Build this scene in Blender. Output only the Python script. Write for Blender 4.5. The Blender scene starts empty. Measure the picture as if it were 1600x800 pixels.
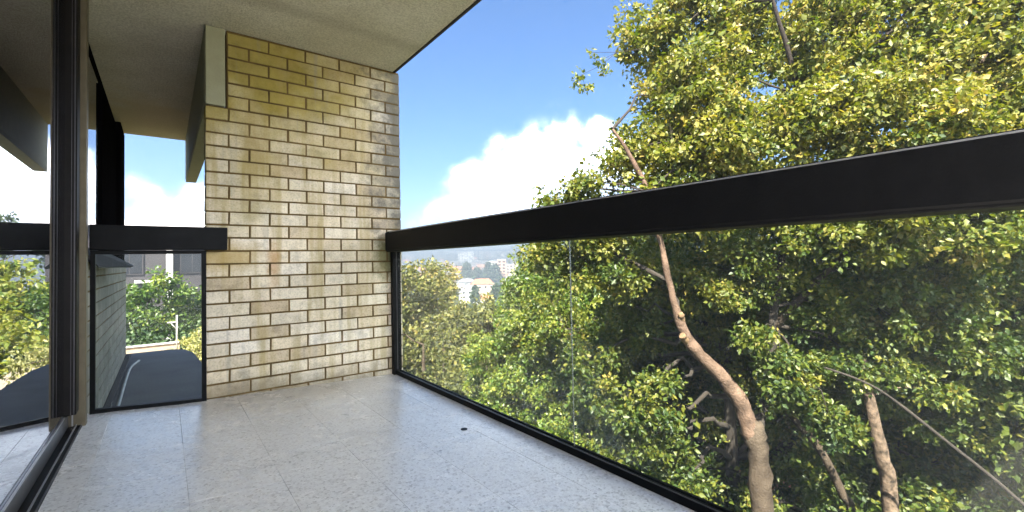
import bpy, bmesh, math, random
import numpy as np
from mathutils import Vector, Matrix

random.seed(7)
rng = np.random.default_rng(7)
sc = bpy.context.scene
col = sc.collection
EYE = 0.86            # eye height; z = 0 is the finished balcony floor near the brick pier

# ------------------------------------------------------------------ camera
yaw, pit, rol = map(math.radians, (37.6745, 1.46252, -1.18204))
w = Vector((math.sin(yaw)*math.cos(pit), math.cos(yaw)*math.cos(pit), math.sin(pit)))
r = Vector((math.cos(yaw), -math.sin(yaw), 0)); u = r.cross(w)
r, u = r*math.cos(rol)+u*math.sin(rol), -r*math.sin(rol)+u*math.cos(rol)
cd = bpy.data.cameras.new('camera'); cam = bpy.data.objects.new('camera', cd); col.objects.link(cam)
cam.matrix_world = Matrix(((r.x, u.x, -w.x, 0), (r.y, u.y, -w.y, 0), (r.z, u.z, -w.z, EYE), (0, 0, 0, 1)))
cd.sensor_width = 36; cd.lens = 705.03*36/1600
cd.shift_x = -0.3/1600; cd.shift_y = -10.54/1600
cd.clip_start = 0.02; cd.clip_end = 20000
sc.camera = cam

# ------------------------------------------------------------------ sun, sky, exposure
SUN_EL = math.radians(49); SUN_AZ = math.radians(-130)      # azimuth from +Y towards +X
sdir = Vector((math.cos(SUN_EL)*math.sin(SUN_AZ), math.cos(SUN_EL)*math.cos(SUN_AZ), math.sin(SUN_EL)))
sl = bpy.data.lights.new('sun', 'SUN'); sl.energy = 3.05; sl.angle = math.radians(0.5); sl.color = (1, 0.93, 0.82)
so = bpy.data.objects.new('sun', sl); col.objects.link(so)
so.rotation_euler = (-sdir).to_track_quat('-Z', 'Y').to_euler()

wd = bpy.data.worlds.new('World'); sc.world = wd; wd.use_nodes = True
nt = wd.node_tree; N = nt.nodes; K = nt.links
for n in list(N): N.remove(n)


def nd(tree, typ, **kw):
    n = tree.nodes.new(typ)
    for k, v in kw.items():
        if k.startswith('i_'):
            n.inputs[int(k[2:])].default_value = v
        else:
            setattr(n, k, v)
    return n


def mth(tree, op, a, b=None, c=None, clamp=False):
    n = tree.nodes.new('ShaderNodeMath'); n.operation = op; n.use_clamp = clamp
    for i, x in enumerate((a, b, c)):
        if x is None: continue
        if isinstance(x, (int, float)): n.inputs[i].default_value = x
        else: tree.links.new(x, n.inputs[i])
    return n.outputs[0]


def ramp(tree, fac, stops, interp='LINEAR'):
    n = tree.nodes.new('ShaderNodeValToRGB'); n.color_ramp.interpolation = interp
    e = n.color_ramp.elements
    while len(e) < len(stops): e.new(0.5)
    for el, (p, c) in zip(e, stops):
        el.position = p
        el.color = (c, c, c, 1) if isinstance(c, (int, float)) else (*c, 1)
    if fac is not None: tree.links.new(fac, n.inputs[0])
    return n.outputs[0]


out = N.new('ShaderNodeOutputWorld')
sky = nd(nt, 'ShaderNodeTexSky', sky_type='NISHITA', sun_disc=False, sun_elevation=SUN_EL, sun_rotation=SUN_AZ,
         altitude=50, air_density=0.72, dust_density=0.15, ozone_density=4.0)
hs = nd(nt, 'ShaderNodeHueSaturation'); hs.inputs['Saturation'].default_value = 1.24; hs.inputs['Value'].default_value = 0.495
K.new(sky.outputs[0], hs.inputs['Color'])
bg = N.new('ShaderNodeBackground'); K.new(hs.outputs[0], bg.inputs[0]); bg.inputs[1].default_value = 0.05
tc = N.new('ShaderNodeTexCoord'); sx = N.new('ShaderNodeSeparateXYZ'); K.new(tc.outputs['Generated'], sx.inputs[0])
az = mth(nt, 'MULTIPLY', mth(nt, 'ARCTAN2', sx.outputs[0], sx.outputs[1]), 180/math.pi)
el = mth(nt, 'MULTIPLY', mth(nt, 'ARCSINE', sx.outputs[2]), 180/math.pi)
azf = mth(nt, 'DIVIDE', mth(nt, 'ADD', az, 180), 360)
A = lambda d: (d+180)/360
tops = [(0, 30), (A(-110), 26), (A(-60), 20), (A(-25), 10), (A(-6), 10), (A(0), 10.6), (A(4), 10.5), (A(7), 15), (A(14), 17), (A(20), 9), (A(23), 6.5),
        (A(27), 10.0), (A(30), 13.0), (A(33), 15.0), (A(36), 17.8), (A(42), 19.5), (A(51), 18.5), (A(62), 12), (A(85), 9), (A(120), 24), (1, 30)]  # unseen banks behind the camera raised to add fill light
top = mth(nt, 'MULTIPLY', ramp(nt, azf, [(p, v/40) for p, v in tops]), 40)
nz = nd(nt, 'ShaderNodeTexNoise'); nz.inputs['Scale'].default_value = 11; nz.inputs['Detail'].default_value = 9; nz.inputs['Roughness'].default_value = 0.58
K.new(tc.outputs['Generated'], nz.inputs['Vector'])
nz2 = nd(nt, 'ShaderNodeTexVoronoi', feature='SMOOTH_F1'); nz2.inputs['Scale'].default_value = 16; nz2.inputs['Smoothness'].default_value = 0.4
K.new(tc.outputs['Generated'], nz2.inputs['Vector'])
bump = mth(nt, 'ADD', mth(nt, 'MULTIPLY', mth(nt, 'SUBTRACT', nz.outputs[0], 0.5), 9), mth(nt, 'MULTIPLY', mth(nt, 'SUBTRACT', 0.42, nz2.outputs[0]), 4.0))
hgt = mth(nt, 'SUBTRACT', mth(nt, 'ADD', top, bump), el)
soft = mth(nt, 'DIVIDE', mth(nt, 'ADD', hgt, 0.3), 4.6, clamp=True)
dens = ramp(nt, mth(nt, 'DIVIDE', el, 20, clamp=True), [(0, 0.42), (0.2, 0.50), (0.36, 0.70), (0.55, 0.93), (0.75, 1.0)])
dens = mth(nt, 'MAXIMUM', dens, ramp(nt, azf, [(A(-60), 0.80), (A(-12), 0.86), (A(15), 0.86), (A(22), 0.30), (A(75), 0.3), (A(110), 0.75)]))
nz3 = nd(nt, 'ShaderNodeTexNoise'); nz3.inputs['Scale'].default_value = 9; nz3.inputs['Detail'].default_value = 8
K.new(tc.outputs['Generated'], nz3.inputs['Vector'])
gate = ramp(nt, nz3.outputs[0], [(0.3, 0.52), (0.62, 1.0)])
m1 = mth(nt, 'POWER', mth(nt, 'MULTIPLY', mth(nt, 'MULTIPLY', soft, dens), gate, clamp=True), 4.5)
cc = ramp(nt, nz.outputs[0], [(0.3, (0.80, 0.87, 0.98)), (0.62, (1.0, 1.0, 1.0))])
bc = N.new('ShaderNodeBackground'); K.new(cc, bc.inputs[0]); bc.inputs[1].default_value = 2.6
mx = N.new('ShaderNodeMixShader'); K.new(m1, mx.inputs[0]); K.new(bg.outputs[0], mx.inputs[1]); K.new(bc.outputs[0], mx.inputs[2])
K.new(mx.outputs[0], out.inputs[0])

sc.view_settings.view_transform = 'Standard'; sc.view_settings.look = 'None'; sc.view_settings.gamma = 1
sc.view_settings.exposure = 3.68
cy = sc.cycles
cy.use_denoising = True
cy.max_bounces = 9; cy.diffuse_bounces = 6; cy.glossy_bounces = 4; cy.transmission_bounces = 5; cy.transparent_max_bounces = 12; cy.volume_bounces = 0
cy.caustics_reflective = False; cy.caustics_refractive = False
cy.sample_clamp_indirect = 6


# ------------------------------------------------------------------ helpers
def tag(o, label=None, cat=None, group=None, kind=None):
    if label: o['label'] = label
    if cat: o['category'] = cat
    if group: o['group'] = group
    if kind: o['kind'] = kind
    return o


def thing(name, loc, label, cat, group=None, rz=0):
    o = bpy.data.objects.new(name, None); o.empty_display_size = 0.1
    col.objects.link(o); o.location = loc; o.rotation_euler = (0, 0, rz)
    return tag(o, label, cat, group)


def link(name, me, parent=None, loc=(0, 0, 0), rot=None):
    o = bpy.data.objects.new(name, me); col.objects.link(o)
    if parent: o.parent = parent
    o.location = loc
    if rot: o.rotation_euler = rot
    return o


class MB:
    """collects boxes, prisms and tubes in world units, then links one mesh"""
    def __init__(s): s.bm = bmesh.new()

    def box(s, x0, x1, y0, y1, z0, z1, bev=0, seg=1):
        b = bmesh.new(); bmesh.ops.create_cube(b, size=1)
        for v in b.verts:
            v.co = Vector(((x0+x1)/2+v.co.x*(x1-x0), (y0+y1)/2+v.co.y*(y1-y0), (z0+z1)/2+v.co.z*(z1-z0)))
        if bev: bmesh.ops.bevel(b, geom=list(b.edges), offset=bev, segments=seg, affect='EDGES', profile=0.6)
        s.add(b); return s

    def prism(s, pts, d):
        """pts: ring of 3D points; extruded by vector d"""
        b = bmesh.new(); d = Vector(d)
        a = [b.verts.new(p) for p in pts]; c = [b.verts.new(Vector(p)+d) for p in pts]; n = len(pts)
        b.faces.new(a); b.faces.new(c[::-1])
        for i in range(n): b.faces.new((a[i], a[(i+1) % n], c[(i+1) % n], c[i]))
        bmesh.ops.recalc_face_normals(b, faces=b.faces)
        s.add(b); return s

    def tube(s, pts, rad, n=8, cap=True, wob=0, gnarl=0):
        pts = [Vector(p) for p in pts]; b = s.bm; rings = []
        if isinstance(rad, (int, float)): rad = [rad]*len(pts)
        for i, p in enumerate(pts):
            t = (pts[min(i+1, len(pts)-1)]-pts[max(i-1, 0)]).normalized()
            a = t.cross(Vector((0.3, 0.9, 0.1))).normalized(); c = t.cross(a)
            ph = random.random()*0.5
            rings.append([b.verts.new(p+(a*math.cos(q)+c*math.sin(q))*rad[i]*(1+random.uniform(-wob, wob)))
                          for q in [2*math.pi*k/n for k in range(n)]])
        for A_, B_ in zip(rings, rings[1:]):
            for k in range(n):
                f = b.faces.new((A_[k], A_[(k+1) % n], B_[(k+1) % n], B_[k])); f.smooth = True
        if cap:
            b.faces.new(rings[0][::-1]); b.faces.new(rings[-1])
        return s

    def add(s, b):
        m = bpy.data.meshes.new('tmp'); b.to_mesh(m); b.free(); s.bm.from_mesh(m); bpy.data.meshes.remove(m)

    def build(s, name, mat, parent=None, origin=None):
        me = bpy.data.meshes.new(name)
        if origin is not None:
            o = Vector(origin)
            for v in s.bm.verts: v.co -= o
        elif parent is not None:
            mi = parent_world(parent).inverted()
            for v in s.bm.verts: v.co = mi @ v.co
        s.bm.normal_update(); s.bm.to_mesh(me); s.bm.free()
        if mat: me.materials.append(mat)
        return link(name, me, parent, origin if origin is not None and parent is None else (0, 0, 0))


def parent_world(o):
    m = Matrix.LocRotScale(o.location, o.rotation_euler, None)
    return parent_world(o.parent) @ m if o.parent else m


def spline(pts, k=4):
    """Catmull-Rom through points (x,y,z,r)"""
    P = [np.array(p, float) for p in pts]; P = [2*P[0]-P[1]]+P+[2*P[-1]-P[-2]]; o = []
    for i in range(1, len(P)-2):
        for j in range(k):
            t = j/k
            o.append(0.5*((2*P[i])+(P[i+1]-P[i-1])*t+(2*P[i-1]-5*P[i]+4*P[i+1]-P[i+2])*t*t+(3*P[i]-P[i-1]-3*P[i+1]+P[i+2])*t**3))
    o.append(P[-2]); return o


# ------------------------------------------------------------------ materials
def new_mat(name):
    m = bpy.data.materials.new(name); m.use_nodes = True
    return m, m.node_tree, m.node_tree.nodes['Principled BSDF']


def mat(name, c, rough=0.6, var=0.15, scale=8, bump=0.0, bscale=60, metallic=0, spec=0.5, c2=None, detail=6, per_obj=0):
    m, t, b = new_mat(name)
    L = t.links
    co = t.nodes.new('ShaderNodeTexCoord')
    n = nd(t, 'ShaderNodeTexNoise'); n.inputs['Scale'].default_value = scale; n.inputs['Detail'].default_value = detail
    geo = t.nodes.new('ShaderNodeNewGeometry')
    L.new(geo.outputs['Position'], n.inputs['Vector'])
    c2 = c2 or tuple(x*(1-var*2) for x in c)
    cr = ramp(t, n.outputs[0], [(0.3, c2), (0.7, c)])
    if per_obj:
        oi = t.nodes.new('ShaderNodeObjectInfo')
        h = t.nodes.new('ShaderNodeHueSaturation'); L.new(cr, h.inputs['Color'])
        L.new(mth(t, 'ADD', 1-per_obj, mth(t, 'MULTIPLY', oi.outputs['Random'], 2*per_obj)), h.inputs['Value'])
        cr = h.outputs[0]
    L.new(cr, b.inputs['Base Color'])
    b.inputs['Roughness'].default_value = rough; b.inputs['Metallic'].default_value = metallic
    b.inputs['Specular IOR Level'].default_value = spec
    if bump:
        n2 = nd(t, 'ShaderNodeTexNoise'); n2.inputs['Scale'].default_value = bscale; n2.inputs['Detail'].default_value = 5
        L.new(geo.outputs['Position'], n2.inputs['Vector'])
        bp = t.nodes.new('ShaderNodeBump'); bp.inputs['Strength'].default_value = bump; bp.inputs['Distance'].default_value = 0.01
        L.new(n2.outputs[0], bp.inputs['Height']); L.new(bp.outputs[0], b.inputs['Normal'])
    return m


def mixc(t, fac, a, b, mode='MIX'):
    n = t.nodes.new('ShaderNodeMix'); n.data_type = 'RGBA'; n.blend_type = mode
    for i, x in ((0, fac), (6, a), (7, b)):
        if isinstance(x, (int, float)): n.inputs[i].default_value = x
        elif isinstance(x, tuple): n.inputs[i].default_value = (*x, 1)
        else: t.links.new(x, n.inputs[i])
    return n.outputs[2]


def sphere_mask(t, pos, c, rx, ry, rz, soft=0.5, noise=None, namp=0.6):
    v = t.nodes.new('ShaderNodeVectorMath'); v.operation = 'SUBTRACT'; t.links.new(pos, v.inputs[0]); v.inputs[1].default_value = c
    d = t.nodes.new('ShaderNodeVectorMath'); d.operation = 'DIVIDE'; t.links.new(v.outputs[0], d.inputs[0]); d.inputs[1].default_value = (rx, ry, rz)
    l = t.nodes.new('ShaderNodeVectorMath'); l.operation = 'LENGTH'; t.links.new(d.outputs[0], l.inputs[0])
    x = l.outputs['Value']
    if noise is not None: x = mth(t, 'ADD', x, mth(t, 'MULTIPLY', mth(t, 'SUBTRACT', noise, 0.5), namp*2))
    return mth(t, 'DIVIDE', mth(t, 'SUBTRACT', 1+soft/2, x), soft, clamp=True)


def brick_mat():
    m, t, b = new_mat('cream_brick'); L = t.links
    oi = t.nodes.new('ShaderNodeObjectInfo'); geo = t.nodes.new('ShaderNodeNewGeometry'); pos = geo.outputs['Position']
    base = ramp(t, oi.outputs['Random'], [(0, (0.56, 0.45, 0.31)), (0.2, (0.69, 0.60, 0.45)), (0.5, (0.79, 0.71, 0.57)), (0.75, (0.75, 0.64, 0.47)), (1, (0.85, 0.78, 0.67))])
    n1 = nd(t, 'ShaderNodeTexNoise'); n1.inputs['Scale'].default_value = 9; n1.inputs['Detail'].default_value = 8; n1.inputs['Roughness'].default_value = 0.7
    L.new(pos, n1.inputs['Vector'])
    n2 = nd(t, 'ShaderNodeTexNoise'); n2.inputs['Scale'].default_value = 90; n2.inputs['Detail'].default_value = 4
    L.new(pos, n2.inputs['Vector'])
    n3 = nd(t, 'ShaderNodeTexNoise'); n3.inputs['Scale'].default_value = 3.2; n3.inputs['Detail'].default_value = 7
    L.new(pos, n3.inputs['Vector'])
    c = mixc(t, 0.6, base, ramp(t, n1.outputs[0], [(0.3, (0.42, 0.40, 0.38)), (0.5, (0.92, 0.90, 0.87)), (0.75, (1.12, 1.1, 1.05))]), 'MULTIPLY')
    c = mixc(t, 0.5, c, ramp(t, n2.outputs[0], [(0.32, (0.55, 0.52, 0.47)), (0.5, (1, 1, 1)), (0.8, (1.1, 1.1, 1.1))]), 'MULTIPLY')
    # ochre tint, strongest at the upper left under the soffit
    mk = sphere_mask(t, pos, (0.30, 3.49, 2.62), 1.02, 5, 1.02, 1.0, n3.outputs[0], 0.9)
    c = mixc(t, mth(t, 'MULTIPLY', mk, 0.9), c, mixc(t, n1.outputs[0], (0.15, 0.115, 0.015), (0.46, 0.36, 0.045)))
    # thin run-off streaks
    mp = t.nodes.new('ShaderNodeMapping'); mp.inputs['Scale'].default_value = (16, 1, 1.1); L.new(pos, mp.inputs['Vector'])
    n5 = nd(t, 'ShaderNodeTexNoise'); n5.inputs['Scale'].default_value = 1.0; n5.inputs['Detail'].default_value = 5; L.new(mp.outputs[0], n5.inputs['Vector'])
    c = mixc(t, ramp(t, n5.outputs[0], [(0.50, 0.0), (0.70, 0.62)]), c, (0.36, 0.27, 0.09))
    c = mixc(t, ramp(t, n5.outputs[0], [(0.28, 0.45), (0.40, 0.0)]), c, (0.30, 0.28, 0.24))
    # grey soot on the exposed right hand corner
    mk = sphere_mask(t, pos, (1.57, 3.49, 1.85), 0.24, 5, 0.85, 0.9, n1.outputs[0], 1.3)
    c = mixc(t, mth(t, 'MULTIPLY', mk, 0.85), c, (0.13, 0.125, 0.11))
    # rust run below the rail height
    mk = sphere_mask(t, pos, (0.60, 3.49, 0.87), 0.035, 5, 0.13, 1.2, n1.outputs[0], 1.1)
    c = mixc(t, mth(t, 'MULTIPLY', mk, 0.6), c, (0.45, 0.22, 0.05))
    mk = sphere_mask(t, pos, (0.33, 3.49, 0.93), 0.17, 5, 0.10, 0.9, n1.outputs[0], 0.8)
    c = mixc(t, mth(t, 'MULTIPLY', mk, 0.7), c, (0.42, 0.29, 0.09))
    # moss behind the handrail end, dirt along the floor
    mk = sphere_mask(t, pos, (1.41, 3.49, 0.90), 0.10, 5, 0.16, 0.9, n1.outputs[0], 0.9)
    c = mixc(t, mth(t, 'MULTIPLY', mk, 0.8), c, (0.10, 0.10, 0.02))
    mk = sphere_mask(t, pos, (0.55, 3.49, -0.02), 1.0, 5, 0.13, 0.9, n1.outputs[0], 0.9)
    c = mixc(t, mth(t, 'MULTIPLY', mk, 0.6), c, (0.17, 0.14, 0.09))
    L.new(c, b.inputs['Base Color']); b.inputs['Roughness'].default_value = 0.88; b.inputs['Specular IOR Level'].default_value = 0.25
    h = mth(t, 'ADD', mth(t, 'MULTIPLY', n2.outputs[0], 0.6), n1.outputs[0])
    bp = t.nodes.new('ShaderNodeBump'); bp.inputs['Strength'].default_value = 0.7; bp.inputs['Distance'].default_value = 0.006
    L.new(h, bp.inputs['Height']); L.new(bp.outputs[0], b.inputs['Normal'])
    return m


def terrazzo_mat():
    m, t, b = new_mat('terrazzo'); L = t.links
    geo = t.nodes.new('ShaderNodeNewGeometry'); pos = geo.outputs['Position']; oi = t.nodes.new('ShaderNodeObjectInfo')
    v = nd(t, 'ShaderNodeTexVoronoi'); v.inputs['Scale'].default_value = 130; L.new(pos, v.inputs['Vector'])
    sep = t.nodes.new('ShaderNodeSeparateColor'); L.new(v.outputs['Color'], sep.inputs[0])
    chips = ramp(t, sep.outputs[0], [(0, (0.56, 0.54, 0.53)), (0.12, (0.74, 0.72, 0.71)), (0.3, (0.86, 0.845, 0.835)), (0.7, (0.91, 0.895, 0.885)), (1, (0.95, 0.94, 0.93))])
    v2 = nd(t, 'ShaderNodeTexVoronoi'); v2.inputs['Scale'].default_value = 60; L.new(pos, v2.inputs['Vector'])
    s2 = t.nodes.new('ShaderNodeSeparateColor'); L.new(v2.outputs['Color'], s2.inputs[0])
    c = mixc(t, 0.55, chips, ramp(t, s2.outputs[1], [(0, (0.70, 0.68, 0.68)), (0.2, (0.94, 0.93, 0.94)), (1, (1, 1, 1))]), 'MULTIPLY')
    n = nd(t, 'ShaderNodeTexNoise'); n.inputs['Scale'].default_value = 2.2; n.inputs['Detail'].default_value = 7; n.inputs['Roughness'].default_value = 0.65; L.new(pos, n.inputs['Vector'])
    c = mixc(t, 0.8, c, ramp(t, n.outputs[0], [(0.3, (0.90, 0.88, 0.86)), (0.55, (0.99, 0.99, 0.99)), (0.8, (1.04, 1.04, 1.04))]), 'MULTIPLY')
    h = t.nodes.new('ShaderNodeHueSaturation'); L.new(c, h.inputs['Color'])
    L.new(mth(t, 'ADD', 0.98, mth(t, 'MULTIPLY', oi.outputs['Random'], 0.04)), h.inputs['Value']); c = h.outputs[0]
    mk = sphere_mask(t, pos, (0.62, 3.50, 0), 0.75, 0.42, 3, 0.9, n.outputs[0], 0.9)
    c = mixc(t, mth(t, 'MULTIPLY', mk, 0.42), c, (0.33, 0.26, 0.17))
    mk = sphere_mask(t, pos, (1.5, 2.0, 0), 0.12, 1.7, 3, 0.9, n.outputs[0], 1.2)
    c = mixc(t, mth(t, 'MULTIPLY', mk, 0.35), c, (0.28, 0.25, 0.22))
    L.new(c, b.inputs['Base Color'])
    rr = ramp(t, n.outputs[0], [(0.3, 0.33), (0.7, 0.2)]); L.new(rr, b.inputs['Roughness'])
    b.inputs['Specular IOR Level'].default_value = 0.75
    n4 = nd(t, 'ShaderNodeTexNoise'); n4.inputs['Scale'].default_value = 60; n4.inputs['Detail'].default_value = 5; L.new(pos, n4.inputs['Vector'])
    bp = t.nodes.new('ShaderNodeBump'); bp.inputs['Strength'].default_value = 0.28; bp.inputs['Distance'].default_value = 0.004
    L.new(n4.outputs[0], bp.inputs['Height']); L.new(bp.outputs[0], b.inputs['Normal'])
    return m


def reflective_glass(name, refl, tint=(0.9, 0.9, 0.95), dark=(0.02, 0.02, 0.022)):
    m, t, b = new_mat(name); L = t.links
    b.inputs['Base Color'].default_value = (*dark, 1); b.inputs['Roughness'].default_value = 0.3
    g = t.nodes.new('ShaderNodeBsdfGlossy'); g.inputs['Color'].default_value = (*tint, 1); g.inputs['Roughness'].default_value = 0.0
    tr = t.nodes.new('ShaderNodeBsdfTransparent'); tr.inputs[0].default_value = (0.35, 0.34, 0.33, 1)
    m0 = t.nodes.new('ShaderNodeMixShader'); m0.inputs[0].default_value = 0.12; L.new(tr.outputs[0], m0.inputs[1]); L.new(b.outputs[0], m0.inputs[2])
    mx_ = t.nodes.new('ShaderNodeMixShader'); mx_.inputs[0].default_value = refl
    L.new(m0.outputs[0], mx_.inputs[1]); L.new(g.outputs[0], mx_.inputs[2])
    L.new(mx_.outputs[0], t.nodes['Material Output'].inputs[0])
    return m


def clear_glass(name, tint=(0.965, 0.985, 0.97), dirt=0.008):
    m, t, b = new_mat(name); L = t.links
    tr = t.nodes.new('ShaderNodeBsdfTransparent'); tr.inputs[0].default_value = (*tint, 1)
    g = t.nodes.new('ShaderNodeBsdfGlossy'); g.inputs['Roughness'].default_value = 0.0
    fr = t.nodes.new('ShaderNodeFresnel'); fr.inputs[0].default_value = 1.45
    d = t.nodes.new('ShaderNodeBsdfDiffuse'); d.inputs[0].default_value = (0.8, 0.8, 0.78, 1)
    geo = t.nodes.new('ShaderNodeNewGeometry')
    n = nd(t, 'ShaderNodeTexNoise'); n.inputs['Scale'].default_value = 3; n.inputs['Detail'].default_value = 6; L.new(geo.outputs['Position'], n.inputs['Vector'])
    m1_ = t.nodes.new('ShaderNodeMixShader'); L.new(mth(t, 'MULTIPLY', fr.outputs[0], 0.13), m1_.inputs[0]); L.new(tr.outputs[0], m1_.inputs[1]); L.new(g.outputs[0], m1_.inputs[2])
    m2_ = t.nodes.new('ShaderNodeMixShader'); L.new(mth(t, 'MULTIPLY', n.outputs[0], dirt*2), m2_.inputs[0]); L.new(m1_.outputs[0], m2_.inputs[1]); L.new(d.outputs[0], m2_.inputs[2])
    L.new(m2_.outputs[0], t.nodes['Material Output'].inputs[0])
    return m


def leaf_mat(name, stops, transl=0.35, rough=0.42):
    m, t, b = new_mat(name); L = t.links
    at = t.nodes.new('ShaderNodeAttribute'); at.attribute_name = 'tone'
    c = ramp(t, at.outputs['Fac'], stops)
    L.new(c, b.inputs['Base Color']); b.inputs['Roughness'].default_value = rough; b.inputs['Specular IOR Level'].default_value = 0.5
    tl = t.nodes.new('ShaderNodeBsdfTranslucent')
    L.new(mixc(t, 1.0, c, (1.25, 1.35, 0.45), 'MULTIPLY'), tl.inputs[0])
    mx_ = t.nodes.new('ShaderNodeMixShader'); mx_.inputs[0].default_value = transl
    L.new(b.outputs[0], mx_.inputs[1]); L.new(tl.outputs[0], mx_.inputs[2]); L.new(mx_.outputs[0], t.nodes['Material Output'].inputs[0])
    return m


M = {}
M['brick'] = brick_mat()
M['mortar'] = mat('brown_mortar', (0.17, 0.105, 0.03), 0.95, 0.28, 6, 0.4, 120)
M['terrazzo'] = terrazzo_mat()
M['grout'] = mat('grout', (0.68, 0.66, 0.65), 0.9)
M['render'] = mat('painted_soffit', (0.64, 0.615, 0.50), 0.95, 0.09, 2.4, 1.6, 110, c2=(0.52, 0.49, 0.365))
def soffit_mat():
    m = mat('painted_soffit', (0.72, 0.69, 0.57), 0.95, 0.09, 2.4, 1.6, 110, c2=(0.60, 0.565, 0.43))
    t = m.node_tree; L = t.links; b = t.nodes['Principled BSDF']
    src = b.inputs['Base Color'].links[0].from_socket
    geo = t.nodes.new('ShaderNodeNewGeometry')
    n = nd(t, 'ShaderNodeTexNoise'); n.inputs['Scale'].default_value = 75; n.inputs['Detail'].default_value = 3; L.new(geo.outputs['Position'], n.inputs['Vector'])
    c = mixc(t, 0.8, src, ramp(t, n.outputs[0], [(0.35, (0.72, 0.71, 0.68)), (0.6, (1.06, 1.06, 1.05))]), 'MULTIPLY')
    n2 = nd(t, 'ShaderNodeTexNoise'); n2.inputs['Scale'].default_value = 4; n2.inputs['Detail'].default_value = 8; L.new(geo.outputs['Position'], n2.inputs['Vector'])
    mk = sphere_mask(t, geo.outputs['Position'], (-0.1, 6.3, 2.437), 0.5, 0.9, 1, 0.8, n2.outputs[0], 1.0)
    c = mixc(t, mth(t, 'MULTIPLY', mk, 0.6), c, (0.62, 0.52, 0.28))
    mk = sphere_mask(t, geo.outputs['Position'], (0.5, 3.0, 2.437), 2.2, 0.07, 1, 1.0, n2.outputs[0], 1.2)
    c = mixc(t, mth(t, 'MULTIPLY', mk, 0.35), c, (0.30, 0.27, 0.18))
    L.new(c, b.inputs['Base Color']); return m


M['render'] = soffit_mat()
M['beam'] = mat('painted_beam', (0.35, 0.34, 0.22), 0.8, 0.06, 14, 0.3, 80)
M['black'] = mat('black_metal', (0.0055, 0.0055, 0.006), 0.6, 0.25, 20, 0.12, 160, spec=0.14)
M['black2'] = mat('black_frame', (0.003, 0.003, 0.0033), 0.5, 0.1, 30, spec=0.12)
M['bronze'] = mat('bronze_frame', (0.012, 0.010, 0.009), 0.5, 0.15, 30, spec=0.12)
M['seal'] = mat('grey_silicone', (0.10, 0.11, 0.095), 0.6)
M['matt'] = mat('matt_black_post', (0.006, 0.005, 0.005), 1.0, spec=0.0)
M['alu'] = mat('dull_aluminium', (0.085, 0.08, 0.085), 0.4, 0.12, 40, metallic=0.3, spec=0.3)
M['brightalu'] = mat('bright_aluminium', (0.42, 0.41, 0.42), 0.35, 0.1, 40, metallic=0.5)
M['jamb'] = mat('anodised_jamb', (0.15, 0.122, 0.078), 0.5, 0.12, 18, 0.1, 90, metallic=0.2, spec=0.3)
M['mirror'] = reflective_glass('reflective_window_glass', 0.70, (0.88, 0.88, 0.93))
M['glass'] = clear_glass('clear_glass')
M['roofslab'] = mat('weathered_concrete', (0.125, 0.122, 0.12), 0.85, 0.16, 3, 0.4, 60)
M['pipe'] = mat('white_pvc', (0.42, 0.42, 0.40), 0.5)
M['cap'] = mat('grey_flashing', (0.05, 0.048, 0.046), 0.8, 0.1, 8, spec=0.15)
M['dark'] = mat('dark_interior', (0.06, 0.055, 0.05), 0.9)
M['facing'] = mat('rendered_wall', (0.33, 0.30, 0.24), 0.9, 0.12, 3)
M['bark'] = mat('mottled_bark', (0.082, 0.063, 0.046), 0.95, 0.2, 5, 1.8, 34, c2=(0.04, 0.03, 0.022), spec=0.1)
M['bark_dark'] = mat('dark_bark', (0.028, 0.021, 0.015), 0.95, 0.2, 9, 0.9, 26)
M['bark_pink'] = mat('peeling_pinkish_bark', (0.17, 0.112, 0.08), 0.9, 0.2, 5, 1.8, 30, c2=(0.05, 0.034, 0.025), spec=0.1)
M['bark_blotchy'] = mat('blotchy_bark', (0.17, 0.12, 0.085), 0.95, 0.2, 12, 1.4, 30, c2=(0.025, 0.02, 0.015), spec=0.1)
M['cutwood'] = mat('sawn_wood', (0.20, 0.13, 0.075), 0.9, spec=0.1)
M['grass'] = mat('valley_ground', (0.10, 0.115, 0.04), 0.95, 0.25, 0.15, c2=(0.065, 0.06, 0.03))
M['terracotta'] = mat('terracotta_tiles', (0.50, 0.20, 0.10), 0.85, 0.2, 2, per_obj=0.25)
M['greyroof'] = mat('grey_roof', (0.20, 0.19, 0.19), 0.8, 0.15, 2, per_obj=0.3)
M['whitewall'] = mat('white_render_wall', (0.72, 0.69, 0.64), 0.85, 0.08, 1, per_obj=0.12)
M['creamwall'] = mat('cream_render_wall', (0.55, 0.42, 0.32), 0.85, 0.1, 1, per_obj=0.2)
M['redbrick'] = mat('red_brick_wall', (0.46, 0.20, 0.12), 0.9, 0.2, 6, 0.3, 30)
M['pane'] = mat('dark_window_pane', (0.02, 0.021, 0.025), 0.25, 0.1, 1, spec=0.3)
M['whitepaint'] = mat('white_paint', (0.50, 0.49, 0.48), 0.6, 0.05, 4)
M['darkclad'] = mat('dark_violet_brown_cladding', (0.030, 0.025, 0.028), 0.7, 0.15, 1.2)
M['patio'] = mat('pale_patio_paving', (0.34, 0.27, 0.20), 0.85, 0.15, 5)
G_MAIN = [(0, (0.028, 0.055, 0.010)), (0.3, (0.066, 0.096, 0.012)), (0.55, (0.118, 0.13, 0.015)), (0.82, (0.19, 0.175, 0.028)), (1, (0.27, 0.205, 0.045))]
G_OLIVE = [(0, (0.025, 0.035, 0.010)), (0.4, (0.075, 0.085, 0.018)), (0.75, (0.145, 0.145, 0.030)), (1, (0.22, 0.17, 0.040))]
G_BRIGHT = [(0, (0.022, 0.055, 0.01)), (0.4, (0.075, 0.125, 0.016)), (0.75, (0.175, 0.205, 0.03)), (1, (0.31, 0.29, 0.06))]
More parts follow.
